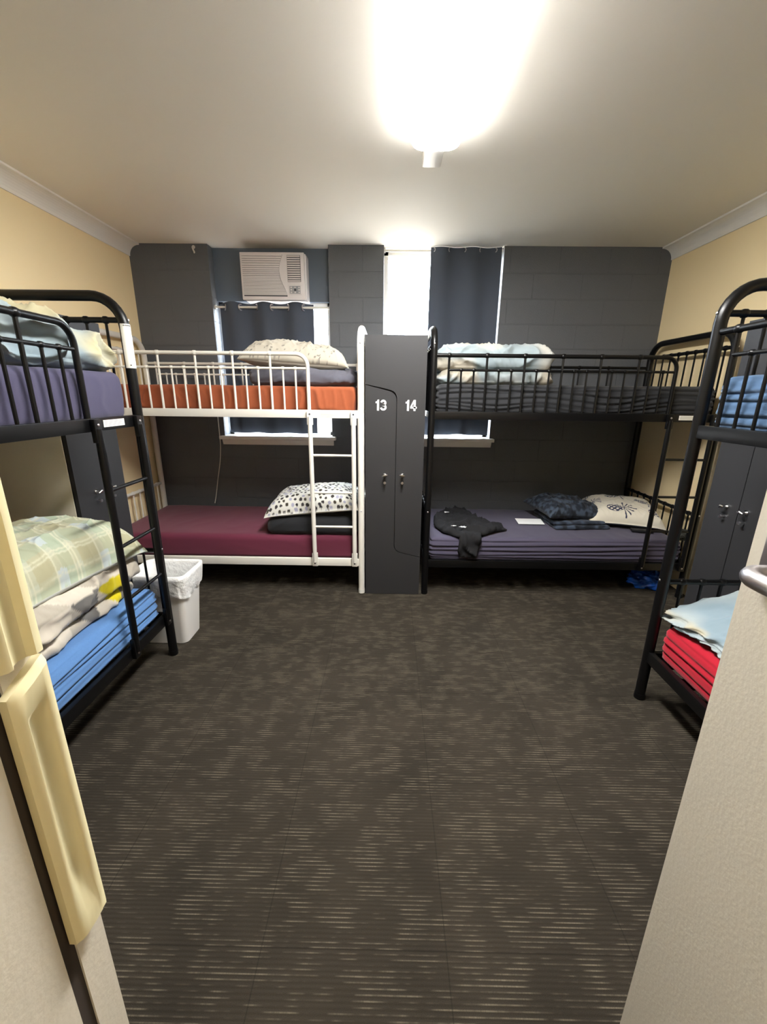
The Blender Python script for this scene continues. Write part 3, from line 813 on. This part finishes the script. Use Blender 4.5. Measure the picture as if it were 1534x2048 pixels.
def pillow(name, label, cat, L, W_, T, M4, seed, colfn=None, mat=None, wr=0.012, group=None, nu=96, nv=70, flat=0.35, post=None):
    vs = []; cols = []; fs = []
    for side in (1, -1):
        for j in range(nv+1):
            for i in range(nu+1):
                u = 2*i/nu-1; v = 2*j/nv-1
                u = math.sin(u*PI/2)*0.35+u*0.65; v = math.sin(v*PI/2)*0.35+v*0.65
                x = L/2*u*(1-0.075*(1-v*v)); y = W_/2*v*(1-0.095*(1-u*u))
                env = max(0, (1-u**4)*(1-v**4))
                hh = T*(env**0.55)
                q = Vector((x, y, seed))
                wrk = wr*(ridge((x*6+y*3, y*7-x*2, seed), seed)**3)*env**0.3 + wr*0.5*ridge((x*18+y*6, y*14, seed+2), seed)**4*env**0.25
                if side > 0: z = T*flat+hh*(1-flat)+wrk
                else: z = T*flat-hh*flat-wrk*0.2
                z -= 0.02*(1-env)*T/0.15 * (abs(u)**8+abs(v)**8)*0.5
                vs.append(Vector((x, y, z)))
    n = (nu+1)*(nv+1)
    for s_ in (0, 1):
        for j in range(nv):
            for i in range(nu):
                a = s_*n+j*(nu+1)+i; fs.append((a, a+1, a+nu+2, a+nu+1))
    if colfn:
        for s_, side in ((0, 1), (1, -1)):
            su = [[0]*(nu+1) for _ in range(nv+1)]; sv = [[0]*(nu+1) for _ in range(nv+1)]
            at = lambda i, j: vs[s_*n+j*(nu+1)+i]
            ci, cj = nu//2, nv//2
            for j in range(nv+1):
                for i in range(ci+1, nu+1): su[j][i] = su[j][i-1]+(at(i, j)-at(i-1, j)).length
                for i in range(ci-1, -1, -1): su[j][i] = su[j][i+1]-(at(i, j)-at(i+1, j)).length
            for i in range(nu+1):
                for j in range(cj+1, nv+1): sv[j][i] = sv[j-1][i]+(at(i, j)-at(i, j-1)).length
                for j in range(cj-1, -1, -1): sv[j][i] = sv[j+1][i]-(at(i, j)-at(i, j+1)).length
            for j in range(nv+1):
                for i in range(nu+1): cols.append(colfn(su[j][i], sv[j][i], side, 0, 0))
    # close the seam
    rim = [i for i in range(nu+1)]+[j*(nu+1)+nu for j in range(1, nv+1)]+[nv*(nu+1)+i for i in range(nu-1, -1, -1)]+[j*(nu+1) for j in range(nv-1, 0, -1)]
    for a, b in zip(rim, rim[1:]+rim[:1]): fs.append((a, b, n+b, n+a))
    if post: vs = [post(p) for p in vs]
    mb = MB(); mb.add(vs, fs, True); mb.col = cols or None
    o = mb.build(name, mat, sharp=False); o.matrix_world = M4; tag(o, label, cat, group); return o
def T4(x, y, z, rz=0, rx=0, ry=0):
    return Matrix.Translation((x, y, z)) @ Matrix.Rotation(rz, 4, 'Z') @ Matrix.Rotation(rx, 4, 'X') @ Matrix.Rotation(ry, 4, 'Y')

def crumple(p, seed, f=1.0):
    w_ = Vector((noise.noise(p*3.1*f+Vector((seed, 0, 0))), noise.noise(p*3.1*f+Vector((0, seed, 5))), noise.noise(p*3.1*f+Vector((9, 0, seed)))))
    q = p*f+w_*0.16
    a = ridge((q.x*5, q.y*7, q.z*8+seed), seed); b = ridge((q.x*13, q.y*11, q.z*15), seed+3); c = ridge((q.x*27, q.y*24, q.z*30), seed+6)
    return 0.9*a**2+0.40*b**3*max(0, a)+0.08*c**4-0.35
def folded(name, label, cat, layers, M4, seed, colfn=None, mat=None, wr=0.012, step=0.0085, group=None, freq=7, post=None):
    """folded bedding: rounded slabs lying on one another, joined in one mesh; layers (lx, ly, h, dx, dy)"""
    mb = MB(); cols = []; z = 0
    for q, (lx, ly, h, dx, dy) in enumerate(layers):
        vs, ns, fs = dense_box(lx, ly, h, min(h*0.49, 0.06), step)
        out = []
        for p, n in zip(vs, ns):
            e = wr*crumple(p+Vector((0, 0, q*0.7)), seed, freq/7)
            if n.z < -0.5: e *= 0.2
            sag = -0.25*h*((abs(p.x)/(lx/2))**4*0.5+(abs(p.y)/(ly/2))**4*0.35)*(p.z/h)
            pp = p+n*e+Vector((dx, dy, z+sag)); out.append(pp)
            if colfn: cols.append(colfn(pp.x, pp.y, pp.z, q))
        if post: out = [post(p) for p in out]
        mb.add(out, fs, True); z += h*0.90
    mb.col = cols or None
    o = mb.build(name, mat, sharp=False); o.matrix_world = M4; tag(o, label, cat, group); return o

PR = printed('printed_cotton')
def mixc(a, b, t):
    t = max(0, min(1, t)); return tuple(a[i]*(1-t)+b[i]*t for i in range(3))+(1,)
def pale_print(c1, c2, c3, seed, f=7):
    def fn(x, y, z, q):
        a = noise.noise((x*f, y*f, z*f*0.7+seed)); b = noise.noise((x*f*0.8+9, y*f*0.8, z*f+seed*2))
        c = mixc(c1, c2, a*2.2+0.5); return mixc(c, c3, (b-0.12)*4)
    return fn
# --- white bunk, top: grey folded sheet under a patterned white pillow
ZTU = ZMU+0.178
folded('duvet', 'slate grey folded duvet on the orange mattress', 'duvet', [(0.745, 0.54, 0.118, 0, 0)], T4(-0.592, YB+0.36, ZTU-0.002), 11, None, fabric('slate_duvet', lin(88, 88, 98)), 0.020, freq=8)
def dots_fn(base, dot, n, lx, ly, r0, r1, seed, dots2=None):
    rr = random.Random(seed); pts = [(rr.uniform(-lx/2, lx/2), rr.uniform(-ly/2, ly/2), rr.uniform(r0, r1), rr.choice(dot)) for _ in range(n)]
    cell = {}
    for p in pts: cell.setdefault((int(p[0]//0.04), int(p[1]//0.04)), []).append(p)
    def fn(x, y, side, u, v):
        if side < 0 and dots2 is None: return base
        ci, cj = int(x//0.04), int(y//0.04)
        for a in (-1, 0, 1):
            for b in (-1, 0, 1):
                for p in cell.get((ci+a, cj+b), ()):
                    if math.hypot((x-p[0]), (y-p[1])) < p[2]: return p[3]
        return base
    return fn
pillow('pillow', 'off-white pillow with fine grey specks on top of the slate grey duvet', 'pillow', 0.74, 0.48, 0.18, T4(-0.665, YB+0.33, ZTU+0.100, 0.06, 0.0, 0.06), 12,
       dots_fn(lin(176, 170, 156), [lin(96, 94, 90), lin(126, 122, 114)], 420, 0.9, 0.7, 0.0035, 0.0065, 4), PR, 0.020, nu=130, nv=90)
# --- white bunk, bottom: black folded duvet with spotted pillow
ZTL = ZML+0.188
folded('duvet', 'black folded duvet on the maroon mattress', 'duvet', [(0.68, 0.48, 0.145, 0, 0)], T4(-0.553, YB+0.275, ZTL-0.004), 13, None, fabric('black_duvet', lin(30, 31, 34)), 0.006)
def blot_fn():
    rr = random.Random(8); pts = []
    nx, ny = 22, 17
    for i in range(nx):
        for j in range(ny):
            pts.append(((i+0.5)/nx*0.86-0.43+rr.uniform(-.009, .009)+(0.019 if j % 2 else 0), (j+0.5)/ny*0.64-0.32+rr.uniform(-.009, .009), rr.uniform(0.0095, 0.0145), rr.choice([lin(44, 42, 44), lin(52, 48, 50), lin(60, 55, 46), lin(150, 150, 170)]), rr.uniform(0, 6)))
    cell = {}
    for p in pts: cell.setdefault((int(p[0]//0.04), int(p[1]//0.04)), []).append(p)
    base = lin(200, 199, 192)
    def fn(x, y, side, u, v):
        if side < 0: return base
        ci, cj = int(x//0.04), int(y//0.04)
        for a in (-1, 0, 1):
            for b in (-1, 0, 1):
                for p in cell.get((ci+a, cj+b), ()):
                    d = math.hypot(x-p[0], (y-p[1])*0.9); an = math.atan2(y-p[1], x-p[0])
                    if d < p[2]*(0.95+0.08*math.sin(an*2+p[4])): return p[3]
        return base
    return fn
pillow('pillow', 'white pillow with black and grey spots on the black duvet', 'pillow', 0.70, 0.46, 0.17, T4(-0.548, YB+0.255, ZTL+0.150, 0.0, 0.06, -0.10), 14, blot_fn(), PR, 0.008, nu=210, nv=150, flat=0.3)

# --- black back bunk, top: pale folded duvet
ZTB = ZMU+0.20
pc = pale_print(lin(160, 163, 161), lin(134, 146, 150), lin(168, 162, 148), 2.0, 5)
folded('duvet', 'pale blue and cream folded duvet on the black mattress', 'duvet', [(0.775, 0.54, 0.095, -0.005, 0), (0.775, 0.52, 0.175, -0.005, 0.01)], T4(0.715, YB+0.34, ZTB-0.006), 15, pc, PR, 0.024, freq=8)

# --- black back bunk, bottom
folded('duvet', 'navy leaf-print folded bedding on the dark lilac mattress', 'duvet', [(0.44, 0.42, 0.035, 0.02, 0), (0.42, 0.40, 0.030, 0.0, 0.01)], T4(1.50, 3.29, ZTL-0.002, 0.06), 16,
       pale_print(lin(36, 42, 54), lin(62, 72, 88), lin(24, 28, 36), 5.0, 24), PR, 0.008)
navy = pale_print(lin(28, 33, 43), lin(58, 68, 82), lin(16, 19, 26), 7.0, 34)
pillow('pillow', 'dark navy leaf-print pillow beside the pineapple pillow', 'pillow', 0.50, 0.44, 0.13, T4(1.465, 3.33, ZTL+0.060, 0.18, 0.05, 0.06), 17,
       lambda x, y, s_, u, v: navy(x, y, 0.1*s_, 0), PR, 0.016, nu=130, nv=100)
def pine_fn():
    base = lin(206, 200, 184); ink = lin(38, 44, 72); ink2 = lin(62, 68, 92); ink3 = lin(150, 152, 160)
    fruits = [(-0.08, -0.125, 0.05, 1.0, ink), (0.215, -0.13, 0.15, 0.9, ink), (-0.07, 0.11, 0.35, 0.85, ink2), (-0.26, -0.02, 0.7, 0.75, ink2), (0.14, 0.03, -0.2, 0.8, ink2), (0.03, 0.20, 0.2, 0.7, ink3), (-0.25, 0.17, 0.6, 0.7, ink2)]
    def fn(x, y, side, u, v):
        if side < 0: return lin(40, 44, 54)
        for fx, fy, ang, s_, c in fruits:
            dx, dy = x-fx, y-fy; ca, sa = math.cos(ang), math.sin(ang)
            a, b = (dx*ca+dy*sa)/s_, (-dx*sa+dy*ca)/s_
            # body
            if (a/0.066)**2+(b/0.042)**2 < 1:
                g1 = math.sin((a+b*1.25)*150); g2 = math.sin((a-b*1.25)*150)
                return c if (g1 > 0.30 or g2 > 0.30 or (a/0.066)**2+(b/0.042)**2 > 0.86) else base
            # crown of leaves to the right of the body
            la, lb_ = a-0.058, b
            r = math.hypot(la, lb_); th = math.atan2(lb_, la)
            if la > 0.0 and r < 0.10*(0.6+0.4*abs(math.cos(th*2.2))):
                if math.sin(th*13+r*20) > 0.25+r*4: return c
        return base
    return fn
pillow('pillow', 'white pillow printed with dark blue pineapples at the wall end', 'pillow', 0.55, 0.46, 0.15, T4(1.925, 3.30, ZTL+0.035, -0.26, 0.16, 0.02), 18, pine_fn(), PR, 0.008, nu=220, nv=160)

# --- left bunk, top: crumpled pale bedding
pc2 = pale_print(lin(152, 162, 162), lin(130, 146, 154), lin(176, 169, 138), 12.0, 5)
def droop(p):
    # corner by the ladder hangs down
    k = max(0, (p.x-0.05)/0.32); return Vector((p.x+0.02*k, p.y*(1-0.05*k)-0.02*k, p.z*(1-0.32*k*k)))
folded('duvet', 'pale grey-blue crumpled duvet on the dusty purple mattress', 'duvet', [(0.81, 0.66, 0.205, 0, 0)], T4(-1.60, 1.575, ZMU+0.214, PI/2-0.03), 19, pc2, PR, 0.048, freq=7, post=droop)
# --- left bunk, bottom: geometric duvet and checked pillow
def geo_fn(x, y, z, q):
    cw, cg, cd, cyel = lin(196, 188, 174), lin(168, 161, 148), lin(98, 96, 94), lin(200, 184, 24)
    a = 0.17
    p = x+z*0.5; r = y+z*0.9
    s1 = math.floor((p+r*0.577)/a); s2 = math.floor((p-r*0.577)/a); s3 = math.floor(r*1.155/a)
    h_ = (s1*7+s2*13+s3*5) % 11
    return cyel if h_ == 3 else cd if h_ in (5,) else cg if h_ in (1, 6, 9) else cw
folded('duvet', 'cream and grey geometric print duvet with yellow patches on the bright blue mattress', 'duvet', [(0.66, 0.54, 0.075, -0.02, 0.0), (0.72, 0.57, 0.155, 0.0, -0.005)], T4(-1.575, 1.63, ZML+0.192, PI/2+0.03), 20, geo_fn, PR, 0.022, freq=5)
def check_fn(x, y, side, u, v):
    if side < 0: return lin(170, 172, 166)
    base = lin(170, 173, 154); olive = lin(156, 150, 116); sage = lin(147, 160, 138); blue = lin(168, 178, 182); line = lin(188, 187, 162)
    fx = (x/0.23) % 1; fy = (y/0.20) % 1
    c = base
    if fx < 0.38: c = mixc(c, olive, 0.55)
    if 0.55 < fx < 0.8: c = mixc(c, sage, 0.6)
    if fy < 0.35: c = mixc(c, sage, 0.5)
    if 0.5 < fy < 0.8: c = mixc(c, olive, 0.4)
    if 0.4 < fx < 0.62 and 0.1 < fy < 0.5: c = mixc(c, blue, 0.8)
    for t in (0.40, 0.82, 0.9):
        k_ = max(0, 1-min(abs(fx-t)/0.028, abs(fy-t)/0.032)); c = mixc(c, line, 0.9*k_)
    return c
pillow('pillow', 'green and cream checked pillow on the geometric print duvet', 'pillow', 0.74, 0.52, 0.25, T4(-1.535, 1.635, ZML+0.380, PI/2-0.08, 0.06, 0.03), 21, check_fn, PR, 0.014, nu=230, nv=170, flat=0.30)
# --- right bunk, top and bottom
pc3 = pale_print(lin(154, 164, 166), lin(128, 146, 156), lin(178, 171, 148), 22.0, 6)
def lift(p):
    # thin where its corner lies over the front edge, thick towards the wall
    k = max(0.0, min(1.0, (p.y+0.30)/0.50)); m_ = max(0, (-p.x-0.10)/0.22)
    return Vector((p.x, p.y-0.06*max(0, m_)*(1-k), p.z*(0.28+0.75*k)))
folded('duvet', 'pale blue and cream rumpled duvet on the bright red mattress', 'duvet', [(0.68, 0.62, 0.27, 0, 0)], T4(1.665, 1.375, ZML+0.193, -PI/2), 23, pc3, PR, 0.050, freq=6.5, post=lift)
folded('blanket', 'steel blue folded blanket on the top right bunk', 'blanket', [(0.60, 0.58, 0.06, 0, 0)], T4(1.68, 1.30, ZMU+0.214, -PI/2), 24, None, fabric('blue_blanket', lin(60, 84, 114)), 0.012)

# ================================================================== SMALL THINGS ON THE LOWER BACK BUNK
def draped(outline, name, mat, label, cat, z_top, y_edge, thick=0.012, seed=3, wr=0.018, edge_r=0.03):
    """cloth cut to an outline (x, s) where s runs from the back of the bed to its front and over the edge"""
    bm = bmesh.new()
    vs = [bm.verts.new((x, y, 0)) for x, y in outline]; bm.faces.new(vs)
    bmesh.ops.triangulate(bm, faces=bm.faces[:])
    for _ in range(5):
        long = [e for e in bm.edges if e.calc_length() > 0.018]
        if not long: break
        bmesh.ops.subdivide_edges(bm, edges=long, cuts=1); bmesh.ops.triangulate(bm, faces=[f for f in bm.faces if len(f.verts) > 3])
    bmesh.ops.beautify_fill(bm, faces=bm.faces[:], edges=bm.edges[:])
    border = {v for v in bm.verts if v.is_boundary}
    for v in bm.verts:
        x, y = v.co.x, v.co.y
        w_ = wr*(0.6+ridge((x*9+y*5, y*7-x*4, seed), seed)**2+0.6*noise.noise((x*12, y*12, seed)))
        if v in border: w_ *= 0.25
        w_ = max(w_, 0.002)
        if y >= y_edge: v.co = (x, y, z_top+w_)
        else:
            over = y_edge-y
            a = min(over/edge_r, PI/2)
            yy = y_edge-edge_r*math.sin(a)-w_*math.sin(a); zz = z_top-edge_r*(1-math.cos(a))-max(0, over-edge_r*PI/2)+w_*math.cos(a)
            v.co = (x, yy, zz)
    bmesh.ops.recalc_face_normals(bm, faces=bm.faces[:])
    bmesh.ops.solidify(bm, geom=bm.faces[:], thickness=-thick*0.5)
    mb = MB(); mb.bm(bm, True); o = mb.build(name, mat, sharp=False); 
    if label: tag(o, label, cat)
    return o
hood_mat = fabric('black_fleece', lin(30, 30, 32), 0.95, 0.15, 500, 0.0)
yE = YB+0.035
hood = draped([(0.40, 3.36), (0.37, 3.10), (0.42, 2.94), (0.50, 2.86), (0.53, 2.84), (0.52, 2.74), (0.535, 2.70), (0.645, 2.70), (0.665, 2.76), (0.685, 2.86), (0.80, 2.95), (0.92, 3.02), (0.90, 3.08), (0.78, 3.20), (0.72, 3.36), (0.70, 3.48), (0.62, 3.56), (0.48, 3.46)],
              'hoodie', hood_mat, 'black hoodie with white prints draped over the edge of the dark lilac mattress', 'hoodie', ZTL+0.004, yE, seed=4, wr=0.030)
def star_patch(c, r, name, n=6, seed=1, M4=None):
    rr = random.Random(seed); mb = MB(); pts = []
    for k in range(2*n):
        a = PI*k/n; q = r*(1 if k % 2 == 0 else 0.5)*rr.uniform(0.8, 1.15); pts.append((q*math.cos(a)*1.4, q*math.sin(a)))
    mb.prism(pts, 'z', -0.0008, 0.0012)
    o = mb.build(name, M['number_white'], hood); o.location = c; return o
def top_z(x, y):
    dg = [v.co.z for v in hood.data.vertices if math.hypot(v.co.x-x, v.co.y-y) < 0.025]; return max(dg)+0.001
star_patch((0.565, 2.93, top_z(0.565, 2.93)), 0.022, 'printed_badge', 6, 1)['label'] = 'white printed emblem'
star_patch((0.50, 2.96, top_z(0.50, 2.96)), 0.013, 'printed_badge', 4, 2)['label'] = 'small white print'
star_patch((0.49, 3.31, top_z(0.49, 3.31)), 0.020, 'printed_badge', 3, 3)['label'] = 'white print near the collar'
mb = MB(); mb.prism([(-0.115, -0.075), (0.095, -0.075), (0.115, 0.078), (-0.10, 0.082)], 'z', 0, 0.0012)
o = mb.build('sheet_of_paper', M['paper']); o.location = (1.178, 3.262, ZTL+0.006); tag(o, 'sheet of white paper lying on the dark lilac mattress', 'paper')
mb = MB(); mb.rbox(-0.075, 0.075, -0.028, 0.028, 0, 0.022, 0.009)
o = mb.build('case', plain('black_case', lin(20, 20, 22), 0.5)); o.name = 'glasses_case'; o.location = (1.965, 3.04, ZTL+0.004); o.rotation_euler = (0, 0, -0.25); tag(o, 'small black case in front of the pineapple pillow', 'case')
mb = MB(); mb.rbox(-0.045, 0.045, -0.015, 0.015, 0, 0.012, 0.004)
o = mb.build('pink_packet', plain('pale_pink_plastic', lin(196, 150, 150), 0.5)); o.name = 'packet'; o.location = (2.105, 3.06, ZTL+0.004); tag(o, 'pale pink packet beside the black case', 'packet')
# blue plastic bag on the floor under the end of the back bunk
def lump(name, mat, loc, size, seed, label, cat, amp=0.35, f=9, sub=5):
    bm = bmesh.new(); bmesh.ops.create_icosphere(bm, subdivisions=sub, radius=1)
    for v in bm.verts:
        p = v.co.copy(); e = 1+amp*(noise.noise(p*1.7+Vector((seed, 0, 0)))+0.6*(ridge(p*f*0.35, seed)**2-0.4))
        p = p*e; z = p.z*size[2]
        v.co = (p.x*size[0], p.y*size[1], max(z, -size[2]*0.6))
    zmin = min(v.co.z for v in bm.verts)
    for v in bm.verts: v.co.z -= zmin
    mb = MB(); mb.bm(bm, True); o = mb.build(name, mat, sharp=False); o.location = loc; tag(o, label, cat); return o
lump('plastic_bag', plain('blue_plastic', lin(24, 78, 168), 0.25), (2.07, 3.02, 0.001), (0.135, 0.11, 0.075), 5, 'crumpled blue plastic bag on the carpet under the right end of the back bunk', 'bag')
lump('cloth_bundle', plain('dark_olive_cloth', lin(44, 44, 38), 0.9), (2.155, 2.89, ZTL+0.004), (0.055, 0.05, 0.05), 9, 'dark cloth bundle on the wall end of the dark lilac mattress', 'cloth', 0.2)

# ================================================================== BIN
bn = empty('rubbish_bin', (-1.305, 2.215, 0)); tag(bn, 'white plastic rubbish bin with liner at the foot of the left bunk', 'bin')
def rrect(hx, hy, r, n=6):
    pts = []
    for cx, cy, a0 in ((hx-r, hy-r, 0), (-hx+r, hy-r, PI/2), (-hx+r, -hy+r, PI), (hx-r, -hy+r, 1.5*PI)):
        for k in range(n+1):
            a = a0+k/n*PI/2; pts.append((cx+r*math.cos(a), cy+r*math.sin(a)))
    return pts
def loft(rows):
    mb = MB(); vs = []; fs = []; n = len(rows[0])
    for r in rows: vs += r
    for i in range(len(rows)-1):
        for k in range(n):
            j = (k+1) % n; fs.append((i*n+k, i*n+j, (i+1)*n+j, (i+1)*n+k))
    mb.add(vs, fs, True); return mb, n
def ring(hx, hy, r, z): return [(x, y, z) for x, y in rrect(hx, hy, r)]
mb, n = loft([ring(0.118, 0.088, 0.03, 0.0), ring(0.125, 0.095, 0.035, 0.004), ring(0.158, 0.125, 0.035, 0.425), ring(0.168, 0.135, 0.04, 0.428), ring(0.168, 0.135, 0.04, 0.438), ring(0.154, 0.121, 0.035, 0.438), ring(0.121, 0.091, 0.03, 0.012)])
mb.f.append(list(range(n))[::-1]); mb.sm.append(False); mb.f.append(list(range(6*n, 7*n))); mb.sm.append(False)
mb.build('bin_body', M['bin'], bn)
def fr(hx, hy, r, z, amp, seed, zamp=0.0):
    out = []
    pts = rrect(hx, hy, r, 14); dense = []
    for a, b in zip(pts, pts[1:]+pts[:1]):
        d = math.dist(a, b); m_ = max(1, int(d/0.012)) if d > 0.03 else 1
        if d > 0.03: m_ = 14
        for k in range(m_): dense.append((a[0]+(b[0]-a[0])*k/m_, a[1]+(b[1]-a[1])*k/m_))
    for x, y in dense:
        e = 1+amp*noise.noise((x*30, y*30, z*18+seed)); out.append((x*e, y*e, z+zamp*noise.noise((x*11, y*11, seed))))
    return out
rows = [fr(0.160, 0.128, 0.03, 0.315, 0.09, 1, 0.05), fr(0.166, 0.134, 0.035, 0.345, 0.085, 1), fr(0.168, 0.135, 0.04, 0.38, 0.035, 2), fr(0.172, 0.139, 0.04, 0.42, 0.015, 2), fr(0.173, 0.140, 0.04, 0.445, 0.01, 2), fr(0.162, 0.129, 0.04, 0.449, 0.01, 2),
        fr(0.150, 0.117, 0.035, 0.43, 0.015, 4), fr(0.142, 0.110, 0.035, 0.36, 0.04, 4), fr(0.128, 0.098, 0.03, 0.22, 0.05, 5), fr(0.108, 0.078, 0.03, 0.05, 0.04, 6)]
mb, n = loft(rows); mb.build('bin_liner', M['liner'], bn, sharp=False)
